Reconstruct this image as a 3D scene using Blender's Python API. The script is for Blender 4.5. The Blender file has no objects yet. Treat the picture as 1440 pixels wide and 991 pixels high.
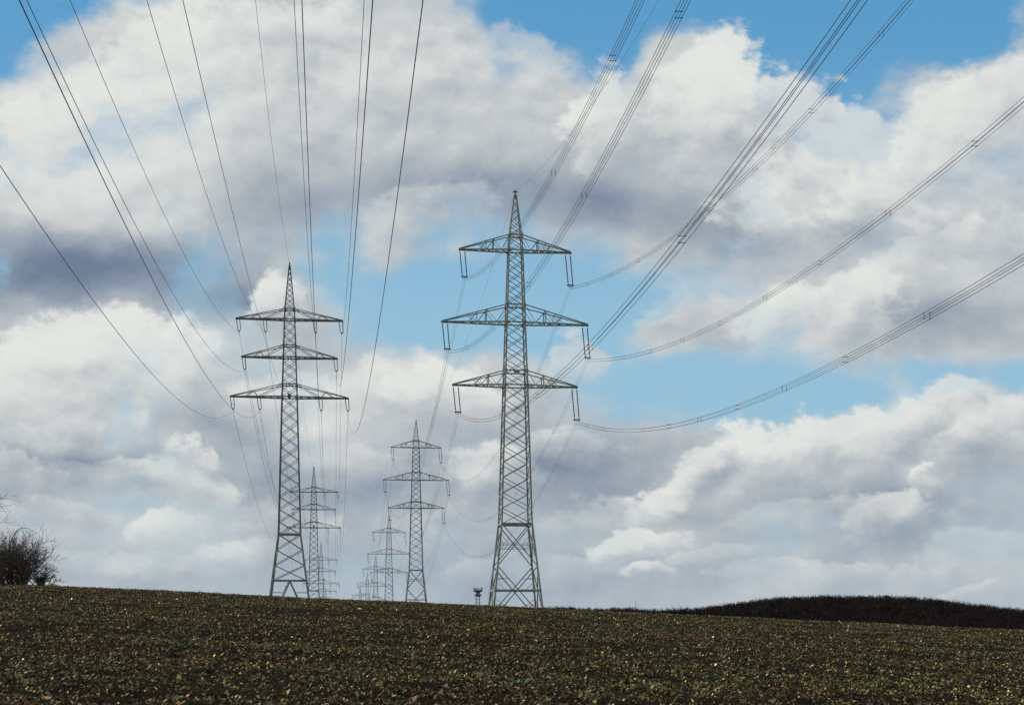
import bpy, math, random
import numpy as np
from mathutils import Vector, Matrix
random.seed(7); rng = np.random.default_rng(7)
R = math.radians
scene = bpy.context.scene
C = scene.collection

# ------------------------------------------------------------------ camera
cd = bpy.data.cameras.new('camera'); cam = bpy.data.objects.new('camera', cd); C.objects.link(cam)
cd.sensor_width = 36; cd.lens = 50; cd.clip_start = .1; cd.clip_end = 60000
cam.location = (0, 0, 0); cam.rotation_euler = (R(90), 0, 0)     # level camera with a rising front
cd.shift_y = (858 - 495.5) / 1440
scene.camera = cam
F, H0 = 2000.0, 858.0           # focal length and horizon row, in photo pixels
def at(px, py, Y):              # point at distance Y seen at photo pixel (px, py)
    return Vector(((px - 720) / F * Y, Y, (H0 - py) / F * Y))

# ------------------------------------------------------------------ exposure, sun, world
vs = scene.view_settings
vs.view_transform = 'Standard'; vs.look = 'None'; vs.exposure = 0; vs.gamma = 1; vs.use_curve_mapping = False
SUN_EL, SUN_AZ = R(27), R(-80)   # azimuth clockwise from +Y (the viewing direction)
sd = bpy.data.lights.new('sun', 'SUN'); sd.energy = 3.7; sd.angle = R(.5); sd.color = (1, .93, .82)
sun = bpy.data.objects.new('sun', sd); C.objects.link(sun)
sdir = Vector((math.sin(SUN_AZ) * math.cos(SUN_EL), math.cos(SUN_AZ) * math.cos(SUN_EL), math.sin(SUN_EL)))
sun.rotation_euler = sdir.to_track_quat('Z', 'Y').to_euler()
W_STR = .1
world = bpy.data.worlds.new('World'); scene.world = world; world.use_nodes = True
nt = world.node_tree; N = nt.nodes; LK = nt.links; N.clear()
def node(t, **k):
    n = N.new(t)
    for a, b in k.items(): setattr(n, a, b)
    return n
def sock(s, v):
    if hasattr(v, 'is_output') or hasattr(v, 'links'): LK.new(v, s)
    else: s.default_value = v
def M(op, a, b=None, c=None, clamp=False):
    n = node('ShaderNodeMath', operation=op, use_clamp=clamp); sock(n.inputs[0], a)
    if b is not None: sock(n.inputs[1], b)
    if c is not None: sock(n.inputs[2], c)
    return n.outputs[0]
def V(op, a, b=None, s=None):
    n = node('ShaderNodeVectorMath', operation=op); sock(n.inputs[0], a)
    if b is not None: sock(n.inputs[1], b)
    if s is not None: sock(n.inputs['Scale'], s)
    return n.outputs['Vector']
def mixc(f, a, b):
    n = node('ShaderNodeMix', data_type='RGBA'); sock(n.inputs['Factor'], f)
    ci = [i for i in n.inputs if i.type == 'RGBA']; sock(ci[0], a); sock(ci[1], b)
    return [o for o in n.outputs if o.type == 'RGBA'][0]
def noise(vec, scale, detail, rough=.55, dist=0.0, lac=2.0):
    n = node('ShaderNodeTexNoise'); sock(n.inputs['Vector'], vec)
    n.inputs['Scale'].default_value = scale; n.inputs['Detail'].default_value = detail
    n.inputs['Roughness'].default_value = rough; n.inputs['Distortion'].default_value = dist; n.inputs['Lacunarity'].default_value = lac
    return n
def smooth(x, a, b, lo=0., hi=1.):
    n = node('ShaderNodeMapRange', interpolation_type='SMOOTHSTEP'); sock(n.inputs[0], x)
    for i, v in enumerate((a, b, lo, hi)): n.inputs[i + 1].default_value = v
    return n.outputs[0]
def srgb(r, g, b):
    f = lambda c: (c / 255 / 12.92) if c / 255 < .04045 else ((c / 255 + .055) / 1.055) ** 2.4
    return (f(r), f(g), f(b), 1)
tc = node('ShaderNodeTexCoord'); sep = node('ShaderNodeSeparateXYZ'); LK.new(tc.outputs['Generated'], sep.inputs[0])
dx, dy, dz = sep.outputs
yy = M('MAXIMUM', M('ABSOLUTE', dy), .12)
u = M('DIVIDE', dx, yy); v = M('DIVIDE', dz, yy)             # tangent-plane direction, for the cloud layout of the day
comb = node('ShaderNodeCombineXYZ'); sock(comb.inputs[0], M('MULTIPLY_ADD', u, 2.0, .72)); sock(comb.inputs[1], M('SUBTRACT', .858, M('MULTIPLY', v, 2.0)))
P0 = comb.outputs[0]
# noise space: cloud bases flatten towards the horizon
stretch = 1.35
cn = node('ShaderNodeCombineXYZ'); sock(cn.inputs[0], M('MULTIPLY_ADD', u, 2., .72)); sock(cn.inputs[1], M('MULTIPLY', M('MULTIPLY', v, -2.0), stretch)); sock(cn.inputs[2], M('MULTIPLY', dy, .3))
Q = cn.outputs[0]
w1 = noise(Q, 4.5, 6, .55).outputs['Color']; w2 = noise(Q, 19., 5, .6).outputs['Color']
Pw = V('ADD', P0, V('ADD', V('MULTIPLY', V('SUBTRACT', w1, (.5, .5, .5)), (.15, .10, 0)), V('MULTIPLY', V('SUBTRACT', w2, (.5, .5, .5)), (.045, .035, 0))))
P = V('MULTIPLY', Pw, (1, 1, 0))
def blobs(lst, base):
    acc = base
    for (x, y, rx, ry, ang, amp) in lst:
        mp = node('ShaderNodeMapping', vector_type='TEXTURE'); LK.new(P, mp.inputs[0])
        mp.inputs['Location'].default_value = (x, y, 0); mp.inputs['Rotation'].default_value = (0, 0, R(ang)); mp.inputs['Scale'].default_value = (rx, ry, 1)
        g = node('ShaderNodeTexGradient', gradient_type='QUADRATIC_SPHERE'); LK.new(mp.outputs[0], g.inputs[0])
        acc = M('MULTIPLY_ADD', g.outputs['Fac'], amp, acc)
    return acc
# x, y, radius x, radius y, tilt, strength      (holes of blue sky: negative, cloud: positive)
HOLES = [(.0, .04, .13, .12, 0, -1.3), (.10, .005, .17, .06, 0, -1.0), (.24, -.01, .1, .03, 0, -.6),
 (.78, .0, .20, .12, 10, -1.5), (.86, .07, .12, .11, 20, -1.3), (1.0, -.02, .3, .10, 0, -1.5), (1.13, .06, .22, .14, 25, -1.9), (1.16, .15, .16, .11, 30, -1.2),
 (1.3, .0, .35, .15, 0, -1.7), (1.38, .05, .2, .12, 0, -1.0), (1.05, .11, .08, .06, 0, -.3),
 (.655, .41, .17, .13, -15, -1.25), (.58, .46, .15, .12, 0, -.95), (.50, .42, .12, .13, 0, -.55), (.79, .40, .16, .12, 0, -1.15), (.86, .42, .10, .10, 0, -.7), (.75, .47, .15, .09, 0, -.8),
 (.92, .545, .26, .10, 0, -1.05), (1.12, .555, .26, .11, -5, -1.3), (.88, .44, .18, .10, -20, -.75), (.47, .36, .10, .10, 0, -.45), (.72, .03, .10, .08, 0, -.5), (.70, .10, .05, .05, 0, -.4), (.60, .80, .3, .10, 0, -.35), (.10, .70, .14, .05, 0, -.35), (.33, .74, .12, .05, 0, -.3), (1.4, .76, .14, .05, 0, -.3), (1.32, .525, .30, .075, -6, -1.1), (1.46, .53, .16, .06, 0, -.8), (1.07, .455, .08, .04, 0, -.55), (.945, .405, .10, .05, 0, -.3),
 (.01, .37, .05, .05, 0, -.3), (.33, .68, .16, .10, 20, -.25),
 (.985, .10, .13, .13, 20, 1.0), (1.42, .12, .20, .12, -35, .9), (.62, .53, .18, .09, 10, .8), (.92, .46, .2, .06, 0, .5), (1.2, .62, .5, .13, -10, .6), (.5, .1, .4, .2, 0, .5)]
dens = blobs(HOLES, .85)
nb = noise(Q, 5.0, 9, .52, .25)
nf = noise(Q, 22., 8, .6)
dens = M('ADD', dens, M('ADD', M('MULTIPLY', M('SUBTRACT', nb.outputs['Fac'], .5), 2.1), M('MULTIPLY', M('SUBTRACT', nf.outputs['Fac'], .5), .55)))
mask = smooth(dens, .08, .86)
# bright and shaded masses of cloud
SHADE = [(.12, .22, .34, .20, 0, .42), (.30, .10, .30, .14, 20, .34), (.52, .07, .30, .16, 0, .24), (.16, .50, .30, .09, 0, .38), (.05, .56, .2, .10, 0, .28), (.61, .525, .13, .06, 10, .42),
 (.68, .16, .16, .10, 0, .14), (1.0, .12, .18, .14, 20, .42), (.95, .22, .2, .08, 0, .18), (1.25, .22, .34, .10, -25, .34), (1.42, .12, .16, .10, -30, .35), (1.12, .42, .26, .07, -8, .26), (1.36, .40, .2, .1, 0, .12),
 (1.03, .655, .16, .07, -20, .42), (1.2, .60, .18, .07, -20, .38), (1.36, .58, .2, .07, 0, .36), (1.3, .67, .09, .04, 0, .4), (.9, .76, .14, .04, -5, .28), (.22, .735, .22, .07, 0, .18), (.56, .56, .2, .07, 0, .2), (.45, .60, .12, .06, 0, .22), (.385, .40, .06, .05, 0, .35),
 (.12, .385, .40, .085, 2, -.75), (.33, .42, .16, .05, 0, -.35), (.42, .30, .24, .08, 0, -.16), (.66, .27, .26, .09, 0, -.36), (.85, .30, .24, .08, 0, -.34), (.06, .33, .2, .07, 0, -.2),
 (1.07, .33, .2, .08, 0, -.22), (1.32, .44, .34, .07, -5, -.26), (1.3, .33, .2, .05, 0, -.15), (.80, .66, .30, .12, 0, -.40), (.50, .70, .3, .1, 0, -.25), (1.25, .72, .36, .09, -6, -.38), (1.0, .80, .4, .05, 0, -.1),
 (.12, .64, .26, .05, 0, -.24), (.3, .6, .2, .06, 20, -.18), (.65, .80, .5, .09, 0, -.36), (.2, .66, .4, .07, 0, -.16), (.2, .82, .4, .06, 0, -.16), (.02, .71, .14, .06, 0, -.1)]
shade = blobs(SHADE, .53)
lightdir = (-.020, -.030, 0)
nb2 = noise(V('ADD', Q, lightdir), 5.0, 9, .52, .25)
nm = noise(Q, 13., 8, .55, .2); nm2 = noise(V('ADD', Q, (-.012, -.018, 0)), 13., 8, .55, .2)
rel = M('ADD', M('MULTIPLY', M('SUBTRACT', nb.outputs['Fac'], nb2.outputs['Fac']), 1.1), M('MULTIPLY', M('SUBTRACT', nm.outputs['Fac'], nm2.outputs['Fac']), .45))
low = noise(Q, 3.2, 5, .5, .3).outputs['Fac']
shade = M('ADD', shade, M('ADD', M('MULTIPLY', rel, .6), M('MULTIPLY', M('SUBTRACT', low, .5), .30)))
# single cumulus heads: crisp lit upper rim, soft shaded base   (x, y, rx, ry, tilt, rim brightness, base brightness, strength)
PUFFS = [(.30, .13, .26, .15, -20, .96, .70, .7), (.12, .22, .18, .13, 0, .94, .66, .6), (.56, .16, .16, .13, 0, .82, .64, .5), (.60, .31, .11, .065, -10, .76, .56, .55), (.71, .14, .11, .10, 0, .72, .55, .6),
 (.385, .425, .055, .055, 0, .92, .55, .9), (.54, .55, .10, .055, 0, .78, .62, .8), (.625, .555, .10, .055, 5, .98, .62, .95), (.81, .505, .055, .06, 0, .72, .60, .7),
 (.14, .52, .22, .085, -4, .98, .62, .9), (.03, .57, .12, .06, 0, .80, .6, .6), (.40, .57, .10, .06, 0, .84, .6, .5),
 (.27, .70, .10, .065, 25, .78, .52, .8), (.21, .745, .055, .03, 0, .86, .62, .8), (.32, .79, .10, .03, -10, .72, .56, .6), (.06, .76, .12, .04, 0, .68, .56, .5), (.68, .67, .08, .05, 0, .70, .52, .6),
 (.87, .18, .09, .10, -20, .90, .55, .95), (1.01, .17, .105, .135, 10, .98, .60, 1.), (1.12, .17, .075, .08, 0, .84, .6, .9), (1.17, .27, .17, .12, -15, .84, .55, .8), (1.40, .20, .20, .13, -32, .92, .62, 1.), (1.29, .25, .16, .10, -20, .88, .62, .8),
 (1.115, .305, .03, .02, 0, .84, .6, .7), (1.15, .45, .14, .075, -10, .96, .60, .85), (1.36, .36, .14, .06, -8, .74, .56, .6), (.98, .43, .10, .05, 0, .66, .58, .5),
 (1.40, .62, .13, .07, -10, .84, .60, 1.), (1.33, .57, .07, .05, -10, .86, .6, .8), (1.22, .625, .13, .075, -14, .90, .52, .95), (1.085, .64, .10, .07, -6, .98, .54, 1.), (1.00, .67, .08, .055, -30, .84, .5, .8), (.945, .70, .10, .045, -24, .94, .50, .9), (.80, .63, .10, .045, 0, .74, .45, .7),
 (.84, .735, .12, .035, -10, .70, .5, .6), (1.31, .672, .04, .028, -10, .98, .56, .95), (1.34, .71, .05, .04, 0, .52, .42, .6), (1.25, .725, .10, .04, -8, .84, .52, .9), (1.13, .735, .12, .04, 0, .66, .46, .7), (.885, .768, .085, .03, -5, .94, .58, .9), (.905, .805, .04, .016, 0, .86, .6, .85), (1.0, .785, .10, .025, -5, .74, .55, .6),
 (1.15, .80, .22, .025, -3, .74, .60, .6), (1.37, .77, .12, .03, 0, .70, .52, .6), (1.36, .825, .07, .012, -18, .80, .65, .6), (.72, .80, .14, .03, 0, .64, .52, .5),
 (.13, .61, .12, .04, -5, .76, .52, .6), (.03, .665, .10, .04, 0, .74, .52, .7), (.15, .665, .10, .035, 10, .72, .5, .6), (.275, .655, .065, .035, 38, .84, .5, .8), (.35, .67, .07, .05, 0, .50, .40, .6), (.205, .74, .05, .03, -20, .90, .60, .9), (.09, .735, .10, .03, 0, .72, .54, .6), (.31, .785, .07, .022, -15, .82, .58, .8), (.19, .80, .12, .02, 0, .70, .56, .6), (.05, .80, .09, .02, 0, .68, .56, .5), (.40, .74, .07, .04, 0, .66, .5, .5), (.50, .66, .09, .045, 0, .72, .5, .6), (.68, .665, .06, .05, -20, .78, .52, .7), (.60, .74, .09, .03, 0, .58, .48, .5)]
puffcover = None
pn = M('MULTIPLY', M('SUBTRACT', nf.outputs['Fac'], .5), 1.0); pn = M('ADD', pn, M('MULTIPLY', M('SUBTRACT', noise(Q, 9., 9, .6).outputs['Fac'], .5), .9))
for (x, y, rx, ry, ang, top_, bot_, al) in PUFFS:
    mp = node('ShaderNodeMapping', vector_type='TEXTURE'); LK.new(P, mp.inputs[0])
    mp.inputs['Location'].default_value = (x, y, 0); mp.inputs['Rotation'].default_value = (0, 0, R(ang)); mp.inputs['Scale'].default_value = (rx, ry, 1)
    ln = node('ShaderNodeVectorMath', operation='LENGTH'); LK.new(mp.outputs[0], ln.inputs[0])
    sp = node('ShaderNodeSeparateXYZ'); LK.new(mp.outputs[0], sp.inputs[0])
    rr = M('ADD', ln.outputs['Value'], pn)
    mm = M('MULTIPLY', smooth(rr, .70, 1.0, 1., 0.), smooth(sp.outputs[1], -.1, .85, 1., 0.))
    hs = M('ADD', M('ADD', sp.outputs[1], M('MULTIPLY', sp.outputs[0], .25)), M('MULTIPLY', pn, .8))
    sh_i = smooth(hs, -.75, .45, top_, bot_)
    mm = M('MULTIPLY', mm, al)
    shade = M('ADD', M('MULTIPLY', shade, M('SUBTRACT', 1., mm)), M('MULTIPLY', M('ADD', sh_i, M('MULTIPLY', rel, .9)), mm))
    puffcover = mm if puffcover is None else M('MAXIMUM', puffcover, mm)
mask = M('MAXIMUM', mask, M('MULTIPLY', puffcover, .95))
edge = M('MULTIPLY', M('SUBTRACT', 1., smooth(dens, .5, 1.2)), .10)
shade = M('ADD', shade, edge)
cr = node('ShaderNodeValToRGB'); LK.new(shade, cr.inputs[0]); cr.color_ramp.interpolation = 'B_SPLINE'
els = cr.color_ramp.elements; els[0].position = 0.0; els[0].color = srgb(106, 124, 146); els[1].position = 1.0; els[1].color = srgb(230, 232, 226)
for p, c in ((.25, (134, 148, 167)), (.45, (163, 173, 183)), (.62, (188, 194, 198)), (.8, (216, 219, 217))):
    e = els.new(p); e.color = srgb(*c)
cloud = V('SCALE', cr.outputs['Color'], s=1 / W_STR)
# haze veil low down
skyt = node('ShaderNodeTexSky', sky_type='NISHITA'); skyt.sun_disc = False
skyt.sun_elevation = SUN_EL; skyt.sun_rotation = SUN_AZ; skyt.air_density = 1.0; skyt.dust_density = .6; skyt.ozone_density = 1.6
br = node('ShaderNodeValToRGB'); LK.new(v, br.inputs[0]); br.color_ramp.interpolation = 'EASE'
be = br.color_ramp.elements; be[0].position = 0.; be[0].color = srgb(172, 196, 210); be[1].position = .43; be[1].color = srgb(90, 160, 208)
e = be.new(.17); e.color = srgb(150, 196, 221)
clear = mixc(.85, skyt.outputs[0], V('SCALE', br.outputs['Color'], s=1 / W_STR))
skycol = mixc(mask, clear, cloud)
veil = smooth(v, -.01, .08, .45, 0.)
skycol = mixc(veil, skycol, V('SCALE', srgb(172, 187, 199)[:3], s=1 / W_STR))
bg = node('ShaderNodeBackground'); LK.new(skycol, bg.inputs[0]); bg.inputs[1].default_value = W_STR
wo = node('ShaderNodeOutputWorld'); LK.new(bg.outputs[0], wo.inputs[0])
world.cycles.sampling_method = 'MANUAL'; world.cycles.sample_map_resolution = 512

# ------------------------------------------------------------------ materials
def mat(name, col, rough=.6, metal=0., var=0., scale=3., bump=0., attr=None, spec=.5, transl=0.):
    m = bpy.data.materials.new(name); m.use_nodes = True; t = m.node_tree; b = t.nodes['Principled BSDF']
    b.inputs['Base Color'].default_value = (*col, 1); b.inputs['Roughness'].default_value = rough; b.inputs['Metallic'].default_value = metal
    b.inputs['Specular IOR Level'].default_value = spec
    if attr:
        a = t.nodes.new('ShaderNodeAttribute'); a.attribute_name = attr; t.links.new(a.outputs['Color'], b.inputs['Base Color'])
        if transl:
            tr = t.nodes.new('ShaderNodeBsdfTranslucent'); t.links.new(a.outputs['Color'], tr.inputs[0])
            mx = t.nodes.new('ShaderNodeMixShader'); mx.inputs[0].default_value = transl
            t.links.new(b.outputs[0], mx.inputs[1]); t.links.new(tr.outputs[0], mx.inputs[2]); t.links.new(mx.outputs[0], t.nodes['Material Output'].inputs[0])
    if var:
        g = t.nodes.new('ShaderNodeNewGeometry'); n = t.nodes.new('ShaderNodeTexNoise'); n.inputs['Scale'].default_value = scale; n.inputs['Detail'].default_value = 6
        t.links.new(g.outputs['Position'], n.inputs['Vector'])
        r = t.nodes.new('ShaderNodeValToRGB'); t.links.new(n.outputs['Fac'], r.inputs[0])
        r.color_ramp.elements[0].position = .3; r.color_ramp.elements[1].position = .7
        r.color_ramp.elements[0].color = (*[c * (1 - var) for c in col], 1); r.color_ramp.elements[1].color = (*[min(1, c * (1 + var)) for c in col], 1)
        t.links.new(r.outputs[0], b.inputs['Base Color'])
        if bump:
            bp = t.nodes.new('ShaderNodeBump'); bp.inputs['Strength'].default_value = 1; bp.inputs['Distance'].default_value = bump
            t.links.new(n.outputs['Fac'], bp.inputs['Height']); t.links.new(bp.outputs[0], b.inputs['Normal'])
    return m
M_STEEL = mat('weathered_green_grey_steel', (.20, .225, .19), .55, .0, .35, .6)
M_STEELP = mat('pale_galvanised_steel', (.25, .27, .235), .6, 0, .35, .8)
M_STEEL2 = mat('dark_grey_steel', (.15, .16, .15), .6, .0, .3, .6)
M_INS = mat('dark_glazed_insulator', (.035, .028, .03), .3)
M_WIRE = mat('aged_aluminium_wire', (.085, .09, .095), .5)
M_FIT = mat('dark_clamp_metal', (.03, .03, .032), .5)
M_BARK = mat('bare_twig_bark', (.10, .072, .052), .9, 0, .4, 4.)
M_WOOD = mat('winter_wood_brown', (.021, .016, .016), 1., 0, .35, .05, spec=.1)
M_LEAF = mat('crop_leaves', (.1, .1, .05), .6, attr='tint', spec=.12, transl=.12)
M_GRASS = mat('dry_grass', (.42, .29, .15), .8)
M_WHITE = mat('white_stone', (.8, .8, .78), .5, 0, .1, 30)
M_CONC = mat('tower_concrete_grey', (.2, .22, .24), .8, 0, .2, .5)
M_PANEL = mat('pale_antenna_panel', (.6, .58, .6), .5, 0, .1, 1)

# ------------------------------------------------------------------ helpers
def tag(o, label=None, cat=None, group=None, kind=None):
    for k, x in (('label', label), ('category', cat), ('group', group), ('kind', kind)):
        if x: o[k] = x
    return o
def empty(name, loc, rz=0.):
    o = bpy.data.objects.new(name, None); C.objects.link(o); o.location = loc; o.rotation_euler = (0, 0, rz); o.empty_display_size = .5
    return o
class MB:
    def __init__(s): s.v = []; s.f = []
    def bar(s, p, q, w, h=None):
        p = Vector(p); q = Vector(q); d = q - p
        if d.length < 1e-6: return
        d.normalize(); up = Vector((0, 0, 1)) if abs(d.z) < .95 else Vector((0, 1, 0))
        a = d.cross(up).normalized(); b = a.cross(d).normalized(); h = h or w
        n = len(s.v)
        for e in (p, q):
            for (i, j) in ((-1, -1), (1, -1), (1, 1), (-1, 1)): s.v.append(e + a * (i * w / 2) + b * (j * h / 2))
        s.f += [(n, n+1, n+5, n+4), (n+1, n+2, n+6, n+5), (n+2, n+3, n+7, n+6), (n+3, n, n+4, n+7), (n+3, n+2, n+1, n), (n+4, n+5, n+6, n+7)]
    def tube(s, pts, rad, sides=5, cap=True):
        pts = [Vector(p) for p in pts]; n0 = len(s.v); L = len(pts)
        rr = rad if hasattr(rad, '__len__') else [rad] * L
        for i, p in enumerate(pts):
            d = (pts[min(i + 1, L - 1)] - pts[max(i - 1, 0)]).normalized()
            up = Vector((0, 0, 1)) if abs(d.z) < .9 else Vector((1, 0, 0))
            a = d.cross(up).normalized(); b = a.cross(d)
            for k in range(sides):
                t = 2 * math.pi * k / sides; s.v.append(p + (a * math.cos(t) + b * math.sin(t)) * rr[i])
        for i in range(L - 1):
            for k in range(sides):
                k2 = (k + 1) % sides; s.f.append((n0 + i*sides + k, n0 + i*sides + k2, n0 + (i+1)*sides + k2, n0 + (i+1)*sides + k))
        if cap:
            s.f.append(tuple(n0 + k for k in range(sides))[::-1]); s.f.append(tuple(n0 + (L-1)*sides + k for k in range(sides)))
    def lathe(s, c, prof, sides=10, axis=None):   # profile of (radius, z) about a vertical axis through c
        c = Vector(c); n0 = len(s.v)
        for (r, z) in prof:
            for k in range(sides):
                t = 2 * math.pi * k / sides; s.v.append(c + Vector((r * math.cos(t), r * math.sin(t), z)))
        for i in range(len(prof) - 1):
            for k in range(sides):
                k2 = (k + 1) % sides; s.f.append((n0 + i*sides + k, n0 + i*sides + k2, n0 + (i+1)*sides + k2, n0 + (i+1)*sides + k))
        s.f.append(tuple(n0 + k for k in range(sides))[::-1]); s.f.append(tuple(n0 + (len(prof)-1)*sides + k for k in range(sides)))
    def build(s, name, m, parent=None, smooth_=False):
        me = bpy.data.meshes.new(name); me.from_pydata([tuple(x) for x in s.v], [], s.f); me.update()
        if smooth_: me.polygons.foreach_set('use_smooth', [True] * len(me.polygons))
        me.materials.append(m); o = bpy.data.objects.new(name, me); C.objects.link(o)
        if parent: o.parent = parent
        return o
def copy_tree(o, parent=None):
    c = o.copy(); C.objects.link(c); c.parent = parent
    for ch in o.children: copy_tree(ch, c)
    return c

# ------------------------------------------------------------------ terrain
HP = np.array([(-60, -2.2), (0, -1.66), (12, -1.62), (24, -1.47), (50, -.86), (80, -.20), (105, .16), (118, .20), (135, .0), (160, -.5), (200, -1.2), (250, -1.9), (400, -2.0), (570, -3.2), (700, -10.), (850, -22.5), (1000, -29), (1100, -35), (1350, -40), (1640, -47), (2500, -52), (6000, -52), (30000, -60)])
def pchip(x, xs, ys):
    h = np.diff(xs); d = np.diff(ys) / h; m = np.zeros(len(xs)); m[0] = d[0]; m[-1] = d[-1]
    for i in range(1, len(xs) - 1):
        if d[i-1] * d[i] > 0: m[i] = 3 * (h[i-1] + h[i]) / ((2*h[i] + h[i-1]) / d[i-1] + (h[i] + 2*h[i-1]) / d[i])
    x = np.clip(x, xs[0], xs[-1]); i = np.clip(np.searchsorted(xs, x) - 1, 0, len(xs) - 2)
    t = (x - xs[i]) / h[i]; t2 = t*t; t3 = t2*t
    return (2*t3-3*t2+1)*ys[i] + (t3-2*t2+t)*h[i]*m[i] + (-2*t3+3*t2)*ys[i+1] + (t3-t2)*h[i]*m[i+1]
# canopy skyline of the far wood, as photo column -> row
SKY = np.array([(640, 866), (750, 853.5), (790, 850.5), (815, 853), (850, 854), (880, 852), (905, 855), (930, 855), (960, 854.5), (985, 852), (1010, 849), (1045, 844), (1090, 838), (1150, 835.5), (1250, 835.5), (1300, 838.5), (1350, 845), (1400, 851), (1440, 855), (1520, 866), (1600, 875), (1700, 885)])
WY = 1250.
def terrain(X, Y):
    X = np.asarray(X, float); Y = np.asarray(Y, float)
    z = pchip(Y, HP[:, 0], HP[:, 1])
    w = np.where(Y < 750, 1., np.clip(1 - (Y - 750) / 350, 0, 1)); w = w * w * (3 - 2 * w)
    z = z - .046 * np.clip(X, -260, 260) * w
    col = 720 + F * X / WY
    row = np.interp(col, SKY[:, 0], SKY[:, 1], left=905, right=905)
    ridge = (H0 - row) / F * WY - 13.5
    g = np.exp(-((Y - WY) / 170.) ** 2)
    z = z + np.maximum(ridge - z, 0) * g
    return z
def vnoise(X, Y, s, seed=0):       # smooth value noise
    X = np.asarray(X) / s + seed * 17.3; Y = np.asarray(Y) / s + seed * 9.1
    xi = np.floor(X).astype(np.int64); yi = np.floor(Y).astype(np.int64); fx = X - xi; fy = Y - yi
    fx = fx*fx*(3-2*fx); fy = fy*fy*(3-2*fy)
    def h(a, b):
        n = (a * 374761393 + b * 668265263 + seed * 1442695) & 0x7fffffff
        n = ((n ^ (n >> 13)) * 1274126177) & 0x7fffffff
        return ((n ^ (n >> 16)) & 0xffff) / 65535.
    return (h(xi, yi)*(1-fx)+h(xi+1, yi)*fx)*(1-fy) + (h(xi, yi+1)*(1-fx)+h(xi+1, yi+1)*fx)*fy - .5
def clods(X, Y):
    fade = np.clip((190 - Y) / 60, 0, 1)
    return fade * ((.07 * vnoise(X, Y, .9, 1)) + .08 * vnoise(X, Y, .38, 2) + .06 * vnoise(X, Y, .16, 3) + .16 * vnoise(X, Y, 4.0, 4))
def grid_mesh(name, xs_of, ys, m, z_of):
    nx = xs_of(ys[0]).shape[0]; ny = len(ys)
    Xg = np.array([xs_of(y) for y in ys]); Yg = np.repeat(np.array(ys)[:, None], nx, 1)
    Zg = z_of(Xg, Yg); co = np.stack([Xg, Yg, Zg], -1).reshape(-1, 3)
    i = np.arange(ny - 1)[:, None] * nx + np.arange(nx - 1)[None]; i = i.reshape(-1)
    q = np.stack([i, i + 1, i + nx + 1, i + nx], 1)
    me = bpy.data.meshes.new(name); me.vertices.add(len(co)); me.vertices.foreach_set('co', co.ravel())
    me.loops.add(q.size); me.loops.foreach_set('vertex_index', q.ravel().astype(np.int32))
    me.polygons.add(len(q)); me.polygons.foreach_set('loop_start', np.arange(0, q.size, 4, dtype=np.int32))
    me.update(calc_edges=True); me.materials.append(m)
    o = bpy.data.objects.new(name, me); C.objects.link(o); return o
# soil material
ms = bpy.data.materials.new('dark_field_soil'); ms.use_nodes = True; t = ms.node_tree; b = t.nodes['Principled BSDF']
b.inputs['Roughness'].default_value = .95; b.inputs['Specular IOR Level'].default_value = .03
g = t.nodes.new('ShaderNodeNewGeometry')
n1 = t.nodes.new('ShaderNodeTexNoise'); n1.inputs['Scale'].default_value = 7.; n1.inputs['Detail'].default_value = 8; n1.inputs['Roughness'].default_value = .7; t.links.new(g.outputs['Position'], n1.inputs[0])
r1 = t.nodes.new('ShaderNodeValToRGB'); t.links.new(n1.outputs['Fac'], r1.inputs[0])
r1.color_ramp.elements[0].position = .32; r1.color_ramp.elements[0].color = (.004, .003, .0022, 1)
r1.color_ramp.elements[1].position = .72; r1.color_ramp.elements[1].color = (.034, .023, .0155, 1)
n2 = t.nodes.new('ShaderNodeTexNoise'); n2.inputs['Scale'].default_value = .35; n2.inputs['Detail'].default_value = 5; t.links.new(g.outputs['Position'], n2.inputs[0])
mx = t.nodes.new('ShaderNodeMix'); mx.data_type = 'RGBA'; mx.blend_type = 'MULTIPLY'; mx.inputs['Factor'].default_value = .6
ci = [i for i in mx.inputs if i.type == 'RGBA']; t.links.new(r1.outputs[0], ci[0])
r2 = t.nodes.new('ShaderNodeValToRGB'); t.links.new(n2.outputs['Fac'], r2.inputs[0]); r2.color_ramp.elements[0].position = .35; r2.color_ramp.elements[1].position = .65
r2.color_ramp.elements[0].color = (.55, .6, .5, 1); r2.color_ramp.elements[1].color = (1, .9, .85, 1); t.links.new(r2.outputs[0], ci[1])
t.links.new([o for o in mx.outputs if o.type == 'RGBA'][0], b.inputs['Base Color'])
bp = t.nodes.new('ShaderNodeBump'); bp.inputs['Distance'].default_value = .06; t.links.new(n1.outputs['Fac'], bp.inputs['Height']); t.links.new(bp.outputs[0], b.inputs['Normal'])

nx = 760
tt = np.linspace(-1, 1, nx); tx = tt * .46 + np.sign(tt) * np.clip(np.abs(tt) - .93, 0, 1) ** 2 * 900 
def xs_of(y): return tx * max(abs(y), 14.) 
ys = np.concatenate([[-60., -20, 0, 6, 11], np.geomspace(13.5, 150, 680), np.geomspace(155, 1000, 60)[0:], np.geomspace(1020, 1600, 60), np.geomspace(1700, 30000, 24)])
field = grid_mesh('field', xs_of, ys, ms, lambda X, Y: terrain(X, Y) + clods(X, Y))
tag(field, 'dark brown ploughed field rising to a gently sloping crest', None, None, 'structure')

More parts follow.
